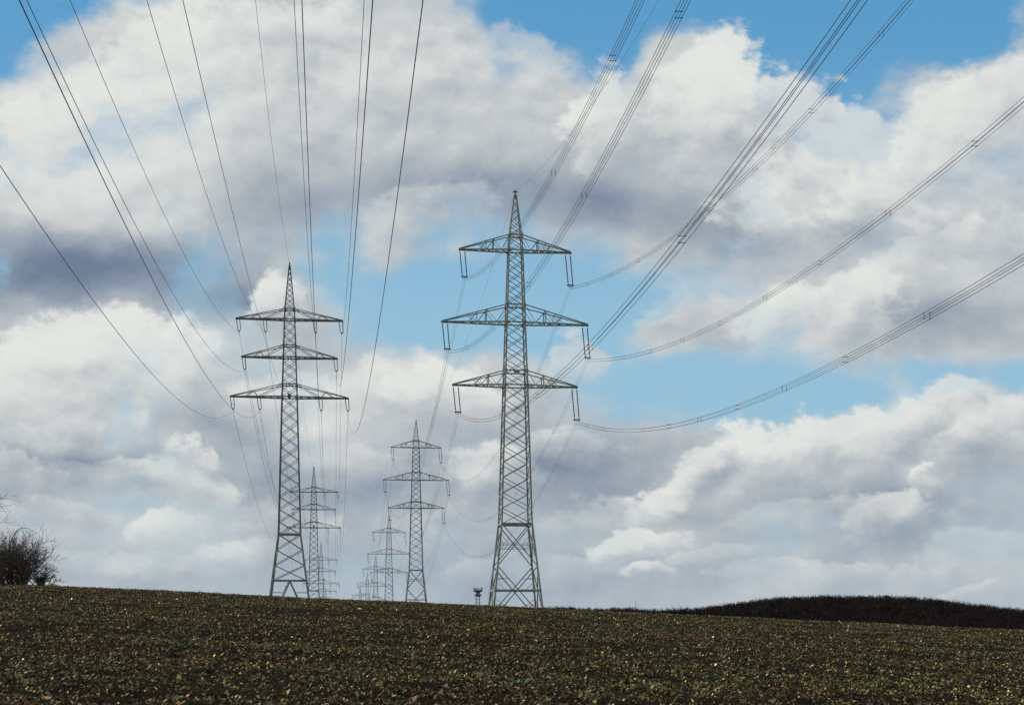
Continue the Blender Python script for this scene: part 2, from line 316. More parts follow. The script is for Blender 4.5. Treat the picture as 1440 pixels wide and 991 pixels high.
# ------------------------------------------------------------------ crop plants (uncountable)
def scatter(y0, y1, dens, leaves):
    # uniform in area over a wedge a little wider than the view
    k = .43; A = k * (y1*y1 - y0*y0); n = int(A * dens)
    Y = np.sqrt(rng.uniform(y0*y0, y1*y1, n)); X = rng.uniform(-k, k, n) * Y
    green = vnoise(X, Y, 3.2, 11) + .7 * vnoise(X, Y, 1.1, 12)
    cover = .72 + .9 * vnoise(X, Y, 1.7, 13) + .6 * vnoise(X, Y, .55, 14) + .9 * vnoise(X, Y, .28, 15)
    keep = rng.random(n) < cover
    X, Y, green = X[keep], Y[keep], green[keep]
    X = np.repeat(X, leaves); Y = np.repeat(Y, leaves); green = np.repeat(green, leaves)
    n = len(X); X = X + rng.normal(0, .055, n); Y = Y + rng.normal(0, .055, n)
    return X, Y, green
parts = [scatter(14.5, 36, 50, 4), scatter(36, 60, 32, 4), scatter(60, 90, 19, 4), scatter(90, 130, 11, 4)]
X = np.concatenate([p[0] for p in parts]); Y = np.concatenate([p[1] for p in parts]); G = np.concatenate([p[2] for p in parts]); n = len(X)
Z = terrain(X, Y) + clods(X, Y)
size = (rng.gamma(5, .0085, n) + .014) * np.interp(Y, [20, 60, 110], [.92, 1.0, 1.2]); lift = rng.uniform(.0, .09, n)
az = rng.uniform(0, 2*np.pi, n); tilt = rng.uniform(-.1, 1.25, n); roll = rng.normal(0, .5, n)
d = np.stack([np.cos(az)*np.cos(tilt), np.sin(az)*np.cos(tilt), np.sin(tilt)], 1)
sd_ = np.stack([-np.sin(az), np.cos(az), np.zeros(n)], 1); nn = np.cross(d, sd_)
sd_ = sd_ * np.cos(roll)[:, None] + nn * np.sin(roll)[:, None]; nn = np.cross(d, sd_)
base = np.stack([X, Y, Z + lift * .6], 1)
wd = rng.uniform(.28, .5, n)[:, None]
S = size[:, None]
verts = np.stack([base, base + d*S*.45 + sd_*S*wd + nn*S*.08, base + d*S*1.0 - nn*S*.12, base + d*S*.45 - sd_*S*wd + nn*S*.08], 1).reshape(-1, 3)
PAL = np.array([(.050, .072, .028), (.075, .10, .040), (.13, .165, .075), (.20, .235, .12), (.26, .24, .09), (.33, .20, .10), (.085, .060, .038), (.045, .034, .025), (.38, .36, .25), (.16, .115, .07), (.24, .13, .08)])
pg = np.array([.20, .15, .14, .09, .05, .02, .16, .15, .02, .06, .015]); pb = np.array([.07, .05, .04, .03, .035, .05, .28, .30, .02, .14, .04])
wg = np.clip(np.interp(Y, [20, 45, 100], [.6, .42, .25]) + 1.6 * G, 0, 1)[:, None]; pr = wg * (pg / pg.sum()) + (1 - wg) * (pb / pb.sum()); cum = np.cumsum(pr, 1)
ix = (rng.random(n)[:, None] > cum).sum(1).clip(0, len(PAL) - 1)
col = PAL[ix] * (1.18, 1.08, .88) * rng.lognormal(-.16, .55, (n, 1)) * rng.uniform(.92, 1.08, (n, 3))
me = bpy.data.meshes.new('crop_plants'); me.vertices.add(4*n); me.vertices.foreach_set('co', verts.ravel())
me.loops.add(4*n); me.loops.foreach_set('vertex_index', np.arange(4*n, dtype=np.int32)); me.polygons.add(n); me.polygons.foreach_set('loop_start', np.arange(0, 4*n, 4, dtype=np.int32)); me.update(calc_edges=True)
ca = me.color_attributes.new('tint', 'FLOAT_COLOR', 'POINT'); ca.data.foreach_set('color', np.concatenate([np.repeat(col, 4, 0), np.ones((4*n, 1))], 1).ravel())
me.materials.append(M_LEAF); crop = bpy.data.objects.new('crop_plants', me); C.objects.link(crop)
tag(crop, 'low green and withered brown leafy plants covering the field', 'crop plants', None, 'stuff')

# ------------------------------------------------------------------ pylons
def lattice_section(mb, z0, s0, z1, s1, leg, brace, panels=None, ratio=.5, hor=False):
    """square lattice between two heights, X braced on all four faces"""
    def cs(z):
        s = (s0 + (s1 - s0) * (z - z0) / (z1 - z0)) / 2
        return [Vector((-s, -s, z)), Vector((s, -s, z)), Vector((s, s, z)), Vector((-s, s, z))]
    if leg:
        A, B = cs(z0), cs(z1)
        for i in range(4): mb.bar(A[i], B[i], leg)
    if panels is None:
        zs = [z0]
        while True:
            s = s0 + (s1 - s0) * (zs[-1] - z0) / (z1 - z0); nz = zs[-1] + max(s, .5) * ratio
            if nz > z1 - .3 * s * ratio: break
            zs.append(nz)
        zs.append(z1)
    else: zs = list(np.linspace(z0, z1, panels + 1))
    for a, b_ in zip(zs[:-1], zs[1:]):
        A, B = cs(a), cs(b_)
        for i in range(4):
            j = (i + 1) % 4; mb.bar(A[i], B[j], brace); mb.bar(A[j], B[i], brace)
            if hor: mb.bar(A[i], A[j], brace)
    return cs
def ring(mb, s, z, w):
    s /= 2; p = [Vector((-s, -s, z)), Vector((s, -s, z)), Vector((s, s, z)), Vector((-s, s, z))]
    for i in range(4): mb.bar(p[i], p[(i+1) % 4], w, w * 1.3)

def ins_string(mb, p, q, r=.085, discs=14):
    p = Vector(p); q = Vector(q); L = (q - p).length; d = (q - p) / L
    pts = []; rad = []
    for k in range(discs):
        for (f_, rr) in ((.0, .35), (.25, 1.), (.6, .9), (.75, .35)):
            pts.append(p + d * L * (k + f_) / discs); rad.append(r * rr)
    pts.append(q); rad.append(r * .35); mb.tube(pts, rad, 6)
ARMS_R = [('top', 63.1, 65.8, 9.9), ('middle', 50.4, 53.5, 12.95), ('bottom', 39.4, 41.9, 11.05)]
def wR(z): return np.interp(z, [-1.6, 15.1, 39.4, 50.4, 63.1, 65.8, 73.2], [9.2, 5.3, 3.9, 3.2, 2.4, 2.1, .25])
ATT_R = {}
def make_pylon_R():
    root = empty('electricity_pylon', (0, 0, 0))
    # lower splayed frame
    mb = MB(); zb = -1.6
    cz = lambda z: [Vector((sx * wR(z)/2, sy * wR(z)/2, z)) for sx, sy in ((-1, -1), (1, -1), (1, 1), (-1, 1))]
    b0, b1, b2, b3 = cz(zb), cz(3.5), cz(7.75), cz(15.1)
    for i in range(4): 
        lg = MB(); lg.bar(b0[i] - Vector((0, 0, 1.2)), b3[i], .30); lg.bar(b0[i] - Vector((0, 0, 1.5)), b0[i] + Vector((0, 0, .2)), .7); lg.build('leg', M_STEELP, root)
        j = (i + 1) % 4
        mb.bar(b2[i], b3[j], .15); mb.bar(b2[j], b3[i], .15)
        mb.bar(b0[i], b2[j], .17); mb.bar(b0[j], b2[i], .17)
        mb.bar(b1[i], b1[j], .22, .3); mb.bar(b3[i], b3[j], .24, .34)
        # redundant members
        for (lo, hi, zz) in ((b2, b3, 11.6), (b2, b3, 10.9), (b0, b2, 1.0), (b0, b2, 5.6)):
            c = cz(zz); m_ = (c[i] + c[j]) / 2; f = .30 if zz > 8 else .26
            pi_ = c[i].lerp(c[j], f); pj_ = c[j].lerp(c[i], f)
            if zz in (11.6, 10.9) : mb.bar(c[i], c[j], .08)
            else: mb.bar(c[i], pi_, .08); mb.bar(c[j], pj_, .08)
        for (za, zc_, f) in ((9.2, 11.6, .22), (13.3, 11.6, .22), (5.6, 7.2, .0), (2.2, .6, .24), (5.0, 3.6, .2)):
            ca_, cc = cz(za), cz(zc_); mb.bar(ca_[i], cc[i].lerp(cc[j], f + .02), .07); mb.bar(ca_[j], cc[j].lerp(cc[i], f + .02), .07)
    mb.build('base_frame', M_STEEL, root)
    mb = MB()
    lattice_section(mb, 15.1, 5.3, 39.4, 3.9, .24, .11, 9)
    lattice_section(mb, 39.4, 3.9, 50.4, 3.2, .22, .10, 5)
    lattice_section(mb, 50.4, 3.2, 63.1, 2.4, .20, .10, 7)
    lattice_section(mb, 63.1, 2.4, 65.8, 2.1, .18, .08, 2)
    for z in (39.4, 41.9, 50.4, 53.5, 63.1, 65.8): ring(mb, wR(z), z, .16)
    # heavier node plates at the crossarms
    for z in (41.9, 53.5, 65.8, 39.4, 50.4, 63.1):
        s = wR(z)/2
        for sx in (-1, 1):
            for sy in (-1, 1): mb.bar((sx*s, sy*s, z-.3), (sx*s, sy*s, z+.3), .36)
    mb.bar((-.5, -2.0, 41.7), (.5, -2.0, 41.7), .5)           # number plate box on the mast
    mb.build('mast', M_STEEL, root)
    mb = MB(); lattice_section(mb, 65.8, 2.1, 73.0, .35, .16, .075, 6); mb.bar((0, 0, 72.6), (0, 0, 73.9), .22); mb.bar((-.45, 0, 73.5), (.45, 0, 73.5), .22); mb.build('peak', M_STEEL, root)
    for (nm, z, zt, L) in ARMS_R:
        arm = MB(); s = wR(z)/2; st = wR(zt)/2
        for sx in (-1, 1):
            tip = Vector((sx * L, 0, z)); tiy = .22
            B = lambda f, sy: Vector((sx*s, sy*s, z)).lerp(Vector((sx*L, sy*tiy, z)), f)
            T = lambda f, sy: Vector((sx*st, sy*st, zt)).lerp(Vector((sx*L, sy*tiy, z + .12)), f)
            fs = [0, .16, .32, .46, .6, .73, .85, 1]
            for sy in (-1, 1):
                arm.bar(B(0, sy), B(1, sy), .20); arm.bar(T(0, sy), T(1, sy), .16)
                arm.bar(B(.32, sy), T(.32, sy), .16)
                for k in range(2): arm.bar(T(fs[2*k], sy), B(fs[2*k+1], sy), .08); arm.bar(B(fs[2*k+1], sy), T(fs[2*k+2], sy), .08)
                arm.bar(T(.46, sy), B(.6, sy), .07); arm.bar(B(.46, sy), T(.46, sy), .07)
            for k in range(len(fs) - 1):
                arm.bar(B(fs[k], -1 if k % 2 else 1), B(fs[k+1], 1 if k % 2 else -1), .10)
                arm.bar(B(fs[k], 1 if k % 2 else -1), B(fs[k+1], -1 if k % 2 else 1), .08)
            arm.bar(T(.32, -1), T(.32, 1), .1); arm.bar(B(.32, -1), B(.32, 1), .1)
            arm.bar((sx*(L-1.0), 0, z-.02), (sx*(L+.1), 0, z-.02), .34, .3)
        ao = arm.build('crossarm', M_STEEL, root)
        for sx in (-1, 1):
            Ls = 4.7 if sx < 0 else 5.7; lean = .42 if sx < 0 else .5
            xo, xi = sx * (L - .12), sx * (L - 1.0)
            xs_ = sorted((xo, xi)); g_ = MB(); bots = []
            for x0 in xs_:
                p = Vector((x0, 0, z - .15)); q = Vector((x0 + lean + (.04 if x0 == xs_[0] else -.04), 0, z - Ls))
                g_.bar(p, p.lerp(q, .07), .07); ins_string(g_, p.lerp(q, .07), p.lerp(q, .93), .135, 12); g_.bar(p.lerp(q, .93), q, .07); bots.append(q)
            ins = g_.build('insulator_string', M_INS, ao)
            y_ = MB(); y_.bar(bots[0] - Vector((.22, 0, 0)), bots[1] + Vector((.22, 0, 0)), .13, .2)
            c = (bots[0] + bots[1]) / 2
            for q in bots: y_.bar(q + Vector((-.05, 0, .25)), q + Vector((.05, 0, .25)), .42, .1); y_.bar(q, q + Vector((0, 0, -.32)), .1)
            y_.bar(c + Vector((-.25, 0, -.3)), c + Vector((.25, 0, -.3)), .1)
            y_.build('yoke', M_FIT, ao)
            ATT_R[(nm, sx)] = (c.x, c.z - .45)
    return root
ARMS_L = [('top', 53.5, 55.4, 9.75, (4.55, 9.35)), ('middle', 46.5, 48.7, 8.75, (8.35,)), ('bottom', 39.2, 41.5, 10.8, (5.6, 10.45))]
def wL(z): return np.interp(z, [1.0, 5.5, 14, 39.2, 55.4, 63.6], [7.7, 6.15, 4.0, 2.75, 1.75, .2])
ATT_L = {}
def make_pylon_L():
    root = empty('electricity_pylon', (0, 0, 0)); mb = MB()
    cz = lambda z: [Vector((sx * wL(z)/2, sy * wL(z)/2, z)) for sx, sy in ((-1, -1), (1, -1), (1, 1), (-1, 1))]
    b0, b1, b2 = cz(1.0), cz(5.5), cz(14)
    for i in range(4):
        lg = MB(); lg.bar(b0[i] - Vector((0, 0, 1.6)), b1[i], .26); lg.bar(b1[i], b2[i], .26); lg.bar(b0[i] - Vector((0, 0, 1.8)), b0[i], .6); lg.build('leg', M_STEELP, root)
        j = (i + 1) % 4; m_ = (b1[i] + b1[j]) / 2
        mb.bar(b1[i], b1[j], .18, .26); mb.bar(b2[i], b2[j], .2, .28); mb.bar(m_, b0[i].lerp(b0[j], .2) - Vector((0, 0, .6)), .17); mb.bar(m_, b0[j].lerp(b0[i], .2) - Vector((0, 0, .6)), .17)
        c = cz(3.3); mb.bar(c[i], c[i].lerp(c[j], .32), .07); mb.bar(c[j], c[j].lerp(c[i], .32), .07)
    for (za, zb) in ((5.5, 8.3), (8.3, 11.1), (11.1, 14)):
        A, B = cz(za), cz(zb)
        for i in range(4): j = (i+1) % 4; mb.bar(A[i], B[j], .12); mb.bar(A[j], B[i], .12)
    mb.build('base_frame', M_STEEL, root)
    mb = MB(); lattice_section(mb, 14, 4.0, 39.2, 2.75, .22, .095, 11)
    lattice_section(mb, 39.2, 2.75, 55.4, 1.75, .19, .085, 10)
    for (nm, z, zt, L, xs_) in ARMS_L:
        for q in (z, zt):
            ring(mb, wL(q), q, .15); s = wL(q)/2
            for sx in (-1, 1):
                for sy in (-1, 1): mb.bar((sx*s, sy*s, q-.28), (sx*s, sy*s, q+.28), .34)
    mb.build('mast', M_STEEL2, root)
    mb = MB(); lattice_section(mb, 55.4, 1.75, 63.4, .25, .15, .075, 8); mb.bar((0, 0, 62.6), (0, 0, 64.0), .25); mb.build('peak', M_STEEL2, root)
    for (nm, z, zt, L, sx_list) in ARMS_L:
        arm = MB(); s = wL(z)/2; st = wL(zt)/2
        for sx in (-1, 1):
            B = lambda f, sy: Vector((sx*s, sy*s, z)).lerp(Vector((sx*L, sy*.2, z)), f)
            T = lambda f, sy: Vector((sx*st, sy*st, zt)).lerp(Vector((sx*L, sy*.2, z + .1)), f)
            for sy in (-1, 1):
                arm.bar(B(0, sy), B(1, sy), .24); arm.bar(T(0, sy), T(1, sy), .12)
                arm.bar(T(0, sy), B(.46, sy), .09); arm.bar(T(.55, sy), B(.46, sy), .08); arm.bar(T(.55, sy), B(.72, sy), .08)
            fs = np.linspace(0, 1, 8)
            for k in range(7): arm.bar(B(fs[k], -1 if k % 2 else 1), B(fs[k+1], 1 if k % 2 else -1), .1)
            arm.bar((sx*(L-.9), 0, z), (sx*(L+.05), 0, z), .34, .3)
        ao = arm.build('crossarm', M_STEEL2, root)
        if nm == 'bottom':
            cl = MB(); cl.bar((0, -1.45, z - .5), (0, -1.45, z + .45), .5); cl.build('cable_clamp', M_FIT, ao)
        for sx in (-1, 1):
            for k, x0 in enumerate(sx_list):
                g_ = MB(); c = Vector((sx * x0, 0, z - .12)); hw = .30; ln = .20
                for hs in (-1, 1):
                    p = c + Vector((hs * hw, 0, 0)); q = c + Vector((hs * hw * .85 + ln, 0, -1.85)); ins_string(g_, p, q, .105, 8)
                    g_.bar(q, c + Vector((ln + hs * .1, 0, -2.1)), .1)
                g_.build('insulator_string', M_INS, ao)
                cp = MB(); cp.bar(c + Vector((ln - .22, 0, -2.12)), c + Vector((ln + .22, 0, -2.12)), .12, .16); cp.bar(c + Vector((ln, 0, -2.1)), c + Vector((ln, 0, -2.6)), .09); cp.build('clamp', M_FIT, ao)
                pos = 'outer' if x0 > 7 and len(sx_list) > 1 else ('inner' if len(sx_list) > 1 else 'end')
                ATT_L[(nm, sx, pos)] = (c.x + ln, c.z - 2.5)
    return root
ROT = R(7)
PR = [at(724.5, H0, 250), at(585, H0, 558), at(547, H0, 842), at(528.3, H0, 1080), at(516.6, H0, 1350), at(507, H0, 1640)]
ZR = [0, .7, -17, -32, -37.5, -45.5]
PL = [at(407.3, H0, 262), at(441.3, H0, 571), at(451.5, H0, 857), at(455.5, H0, 1110), at(458.5, H0, 1390)]
ZL = [0, -6, -23, -38.5, -42]
protoR = make_pylon_R(); protoL = make_pylon_L()
labR = ['tall grey green lattice pylon with three crossarms, the largest and nearest on the right', 'mid sized lattice pylon left of the largest one, second in the right row', 'small lattice pylon third in the right row, just left of the mid sized one',
        'fourth pylon of the right row, small and faint above the crest', 'fifth pylon of the right row, tiny, only its crossarms above the crest', 'farthest and leftmost tiny pylon of the right row, barely above the crest']
labL = ['tall dark lattice pylon with U shaped insulators, nearest of the left row', 'second pylon of the left row, just right of the tall left pylon foot', 'third pylon of the left row, small, standing low over the crest', 'fourth pylon of the left row, tiny, its tip overlapping the third', 'farthest pylon of the left row, only its top just at the crest']
TR, TL = [], []
for i, p in enumerate(PR):
    o = protoR if i == 0 else copy_tree(protoR); o.location = (p.x, p.y, ZR[i]); o.rotation_euler.z = ROT; tag(o, labR[i], 'pylon', 'pylons of the right line'); TR.append(o)
for i, p in enumerate(PL):
    o = protoL if i == 0 else copy_tree(protoL); o.location = (p.x, p.y, ZL[i]); o.rotation_euler.z = ROT; tag(o, labL[i], 'pylon', 'pylons of the left line'); TL.append(o)
def wpt(base, zoff, x, z): return Vector((base.x + x * math.cos(ROT), base.y + x * math.sin(ROT), z + zoff))

# ------------------------------------------------------------------ conductors
def para(P1, m, a, b, yend, n=70):
    ds = -(P1.y - yend) * np.linspace(0, 1, n); return [Vector((P1.x + m*d_, P1.y + d_, P1.z + a*d_ + b*d_*d_)) for d_ in ds]
def span(A, B, sag, n=36):
    return [A.lerp(B, t_) - Vector((0, 0, 4*sag*t_*(1-t_))) for t_ in np.linspace(0, 1, n)]
def bundle(pts, rad, label, sep=.4, step=31., group=None, spc=True, first=30.):
    o = pts[0]; root = empty('conductor_bundle', o); tag(root, label, 'power line', group)
    mb = MB(); mb.tube([p - o for p in pts], rad, 5, False); c0 = None
    for (sx, sz) in ((-1, 1), (1, 1), (1, -1), (-1, -1)):
        if c0 is None: c = c0 = mb.build('conductor', M_WIRE, root)
        else: c = c0.copy(); C.objects.link(c); c.parent = root
        c.location = (sx*sep/2, 0, sz*sep/2)
    if spc:
        acc = 0; nxt = first; k = 0; pm = None
        for a_, b_ in zip(pts[:-1], pts[1:]):
            L = (b_ - a_).length
            while acc + L > nxt:
                q = a_.lerp(b_, (nxt - acc) / L) - o; h = sep/2
                pr_ = [((-h, h), (h, h)), ((-h, -h), (h, -h))] if k % 2 == 0 else [((-h, -h), (-h, h)), ((h, -h), (h, h))]
                for (p_, q_) in pr_:
                    s = MB(); s.bar((p_[0], 0, p_[1]), (q_[0], 0, q_[1]), .03)
                    for (x_, z_) in (p_, q_): s.bar((x_, -.06, z_), (x_, .06, z_), .065)
                    so = s.build('spacer', M_FIT, root); so.location = q
                nxt += step; k += 1
            acc += L
    return root
def cable(pts, rad, label, group=None, name='power_line'):
    mb = MB(); o = pts[0]; mb.tube([p - o for p in pts], rad, 5, False); w = mb.build(name, M_WIRE); w.location = o; tag(w, label, 'power line', group); return w
side = {-1: 'left', 1: 'right'}
rp, lp = PR[0], PL[0]
FR = {('top', -1): (-.1119, .2206, .000739), ('middle', -1): (-.1359, .1953, .000905), ('bottom', -1): (-.1222, .1883, .000719), ('top', 1): (-.1874, .1869, .001197), ('middle', 1): (-.1786, .1848, .001018), ('bottom', 1): (-.1045, .1890, .000655)}
firsts = {('top', -1): 16, ('middle', -1): 34, ('bottom', -1): 36, ('top', 1): 12, ('middle', 1): 9, ('bottom', 1): 12}
for k, (m, a, b_) in FR.items():
    x, z = ATT_R[k]; p = wpt(rp, 0, x, z)
    bundle(para(p, m, a, b_, 24, 90), .019, f'wire bundle rising to frame edge from {side[k[1]]} end of {k[0]} crossarm of largest pylon', group='bundles from the largest pylon towards the viewer', first=firsts[k], step=16.2 if k[1] > 0 else 32.)
cable(para(wpt(rp, 0, 0, 73.7), -.1808, .1579, .001191, 30), .018, 'single thin earth wire rising rightwards from the tip of the largest pylon', name='earth_wire')
FL = {('top', -1, 'outer'): (-.1367, .1616, .000420), ('top', -1, 'inner'): (-.1318, .1540, .000431), ('middle', -1, 'end'): (-.1418, .1791, .000446), ('bottom', -1, 'inner'): (-.1462, .1795, .000419), ('bottom', -1, 'outer'): (-.1480, .1853, .000474),
      ('top', 1, 'inner'): (-.1308, .1605, .000445), ('bottom', 1, 'inner'): (-.1304, .1544, .000441), ('top', 1, 'outer'): (-.1268, .1679, .000453), ('middle', 1, 'end'): (-.1287, .2318, .000543), ('bottom', 1, 'outer'): (-.1268, .2268, .000693)}
for k, (m, a, b_) in FL.items():
    x, z = ATT_L[k]; p = wpt(lp, 0, x, z); pos = '' if k[2] == 'end' else k[2] + ' '
    cable(para(p, m, a, b_, 24), .021, f'single wire rising overhead from {pos}{side[k[1]]} insulator on {k[0]} crossarm of tall left pylon', 'wires from the tall left pylon towards the viewer')
cable(para(wpt(lp, 0, 0, 39.0) - Vector((0, 1.7, 0)), -.1421, .1441, .000240, 30), .013, 'single cable rising overhead from the middle of the bottom crossarm of tall left pylon', name='communication_cable')
cable(para(wpt(lp, 0, 0, 63.9), -.1371, .1602, .000444, 30), .018, 'thin earth wire rising overhead from the tip of the tall left pylon', name='earth_wire')
# onward spans
ordn = ['first', 'second', 'third', 'fourth', 'fifth', 'sixth']
for i, sag in ((0, 18), (1, 14), (2, 10)):
    for k, (x, z) in ATT_R.items():
        bundle(span(wpt(PR[i], ZR[i], x, z), wpt(PR[i+1], ZR[i+1], x, z), sag), .0105, f'faint bundle on {k[0]} crossarms, {side[k[1]]} side, between {ordn[i]} and {ordn[i+1]} right row pylons', group='bundles between pylons of the right row', spc=(i == 0), first=40)
    cable(span(wpt(PR[i], ZR[i], 0, 73.7), wpt(PR[i+1], ZR[i+1], 0, 73.7), sag * .6), .016, f'thin earth wire between tips of {ordn[i]} and {ordn[i+1]} right row pylons', name='earth_wire')
for i, sag in ((0, 12), (1, 11), (2, 9)):
    for k, (x, z) in ATT_L.items():
        pos = '' if k[2] == 'end' else k[2] + ' '
        cable(span(wpt(PL[i], ZL[i], x, z), wpt(PL[i+1], ZL[i+1], x, z), sag), .026, f'faint {pos}{side[k[1]]} wire on {k[0]} crossarms between {ordn[i]} and {ordn[i+1]} left row pylons', 'wires between pylons of the left row')
    cable(span(wpt(PL[i], ZL[i], 0, 39.0), wpt(PL[i+1], ZL[i+1], 0, 39.0), sag), .02, f'faint middle cable between the {ordn[i]} and {ordn[i+1]} left row pylons', name='communication_cable')
    cable(span(wpt(PL[i], ZL[i], 0, 63.9), wpt(PL[i+1], ZL[i+1], 0, 63.9), sag * .7), .016, f'thin earth wire between the tips of the {ordn[i]} and {ordn[i+1]} left row pylons', name='earth_wire')

# ------------------------------------------------------------------ far woodland
def woodland():
    k = []; 
    Xs = rng.uniform(-20, 640, 15500); Ys = rng.uniform(985, 1330, 15500)
    col = 720 + F * Xs / WY; row = np.interp(col, SKY[:, 0], SKY[:, 1], left=905, right=905)
    ok = (row < 884); Xs, Ys = Xs[ok], Ys[ok]; nT = len(Xs)
    Zs = terrain(Xs, Ys); Ht = rng.uniform(12., 15.6, nT)
    per = 46
    X = np.repeat(Xs, per); Y = np.repeat(Ys, per); Zb = np.repeat(Zs, per); H = np.repeat(Ht, per); m = len(X)
    cw_ = np.repeat(rng.uniform(2.2, 4.2, nT), per)
    g3 = rng.normal(0, 1, (m, 3)); g3 /= np.linalg.norm(g3, axis=1)[:, None]; g3[:, 2] = np.abs(g3[:, 2]) * 1.2 - .25
    rr = rng.uniform(.35, 1., m) ** .6
    ln = rng.uniform(.8, 2.0, m); b0 = np.stack([X + g3[:, 0]*cw_*rr, Y + g3[:, 1]*cw_*rr, Zb + H*.58 + g3[:, 2]*H*.36*rr - ln*.5], 1)
    d = g3 + rng.normal(0, .35, (m, 3)); d[:, 2] = np.abs(d[:, 2]) + .35; d /= np.linalg.norm(d, axis=1)[:, None]
    az = rng.uniform(0, 2*np.pi, m); s = np.stack([np.cos(az), np.sin(az), 0*az], 1)
    w = rng.uniform(.05, .22, m)[:, None]; q = np.stack([b0 - s*w, b0 + s*w, b0 + d*ln[:, None] + s*w*.4, b0 + d*ln[:, None] - s*w*.4], 1)
    # trunks
    t0 = np.stack([Xs, Ys, Zs - 1], 1); e = np.array([.22, 0, 0]); up = np.zeros((nT, 3)); up[:, 2] = Ht * .72
    tq = np.stack([t0 - e, t0 + e, t0 + up + e*.3, t0 + up - e*.3], 1)
    e2 = np.array([0, .22, 0]); tq2 = np.stack([t0 - e2, t0 + e2, t0 + up + e2*.3, t0 + up - e2*.3], 1)
    q = np.concatenate([q, tq, tq2]); M_ = len(q)
    me = bpy.data.meshes.new('woodland'); me.vertices.add(4*M_); me.vertices.foreach_set('co', q.ravel()); me.loops.add(4*M_); me.loops.foreach_set('vertex_index', np.arange(4*M_, dtype=np.int32))
    me.polygons.add(M_); me.polygons.foreach_set('loop_start', np.arange(0, 4*M_, 4, dtype=np.int32)); me.update(calc_edges=True); me.materials.append(M_WOOD)
    o = bpy.data.objects.new('woodland', me); C.objects.link(o); tag(o, 'dark leafless wood covering the distant low hill on the right', 'woodland', None, 'stuff')
woodland()

# ------------------------------------------------------------------ bare shrubs and trees
def grow(mb, p, d, L, r, depth, spread=.5, up=.15, kids=(2, 4), segs=4, sides=4, minr=.006):
    pts = [p]; rad = [r]; q = p.copy(); dd = d.copy()
    for k in range(segs):
        dd = (dd + Vector((random.gauss(0, .10), random.gauss(0, .10), random.gauss(0, .07) + up * .12))).normalized(); q = q + dd * (L / segs); pts.append(q.copy()); rad.append(max(minr, r * (1 - .62 * (k + 1) / segs)))
    mb.tube(pts, rad, sides, False)
    if depth <= 0: return
    for _ in range(random.randint(*kids)):
        i = random.randint(1, segs); f = (pts[i] - pts[i-1]).normalized(); t_ = random.uniform(.6, 1.3) * spread
        ax = Vector((random.gauss(0, 1), random.gauss(0, 1), random.gauss(0, 1))).cross(f).normalized()
        nd = (f * math.cos(t_) + ax * math.sin(t_)).normalized()
        grow(mb, pts[i], nd, L * random.uniform(.45, .75), rad[i] * .7, depth - 1, spread, up, kids, max(2, segs - 1), 3, minr)
def gz(x, y): return float(terrain(x, y))
YB = 109.
def shrub(px, wide, high, name, label, stems, group=None):
    X0 = (px - 720) / F * YB; root = empty(name, (X0, YB, gz(X0, YB) - .05)); tag(root, label, 'shrub', group)
    st = MB(); tw = MB()
    for _ in range(stems):
        a = random.uniform(0, 2*math.pi); lean = abs(random.gauss(0, .42)); r0 = random.uniform(0, wide * .30)
        p = Vector((math.cos(a) * r0, math.sin(a) * r0, 0)); d = Vector((math.cos(a) * math.sin(lean), math.sin(a) * math.sin(lean), math.cos(lean)))
        h = high * random.uniform(.45, .80) * (1 - .45 * r0 / wide)
        grow(st, p, d, h, random.uniform(.03, .05), 0, segs=5)
        grow(tw, p + d * h * .12, d, h * 1.0, .02, 3, .62, .05, (3, 5), 5, 3, .008)
    st.build('stem', M_BARK, root); tw.build('twigs', M_BARK, root); return root
sh = shrub(15, 5.6, 3.0, 'bare_shrub', 'dense leafless shrub at the left edge on the field crest', 105)
arc = MB(); arc.tube([(-.5, 0, .2), (-.3, 0, 1.6), (-.16, 0, 2.7), (.05, .05, 3.55), (.33, .1, 4.1), (.76, .1, 4.42), (1.3, .1, 4.42), (1.75, .1, 4.1)], [.05, .045, .04, .034, .028, .022, .018, .012], 4, False); arc.build('arching_branch', M_BARK, sh)
s2 = shrub(56, 2.0, 1.1, 'bare_shrub', 'lower leafless shrub at the right flank of the dense one', 20)
# tree mostly out of frame at the left, a few twigs reach in
X0 = (-65 - 720) / F * YB; tr = empty('bare_tree', (X0, YB, gz(X0, YB) - .1)); tag(tr, 'leafless tree whose twig ends reach in at the left edge above the shrub', 'tree')
tk = MB(); tk.tube([(0, 0, 0), (.1, 0, 1.5), (.0, .1, 3.2), (.1, 0, 5.4)], [.2, .17, .14, .1], 8); tk.build('trunk', M_BARK, tr)
cw = MB()
for k in range(16):
    a = random.uniform(0, 2*math.pi); zz = random.uniform(2.2, 5.2); e_ = random.uniform(.4, 1.1)
    grow(cw, Vector((0, 0, zz)), Vector((math.cos(a)*math.cos(e_), math.sin(a)*math.cos(e_), math.sin(e_))), random.uniform(2.4, 3.3), .06, 3, .6, .1, (3, 4), 5, 3, .010)
cw.build('crown', M_BARK, tr)
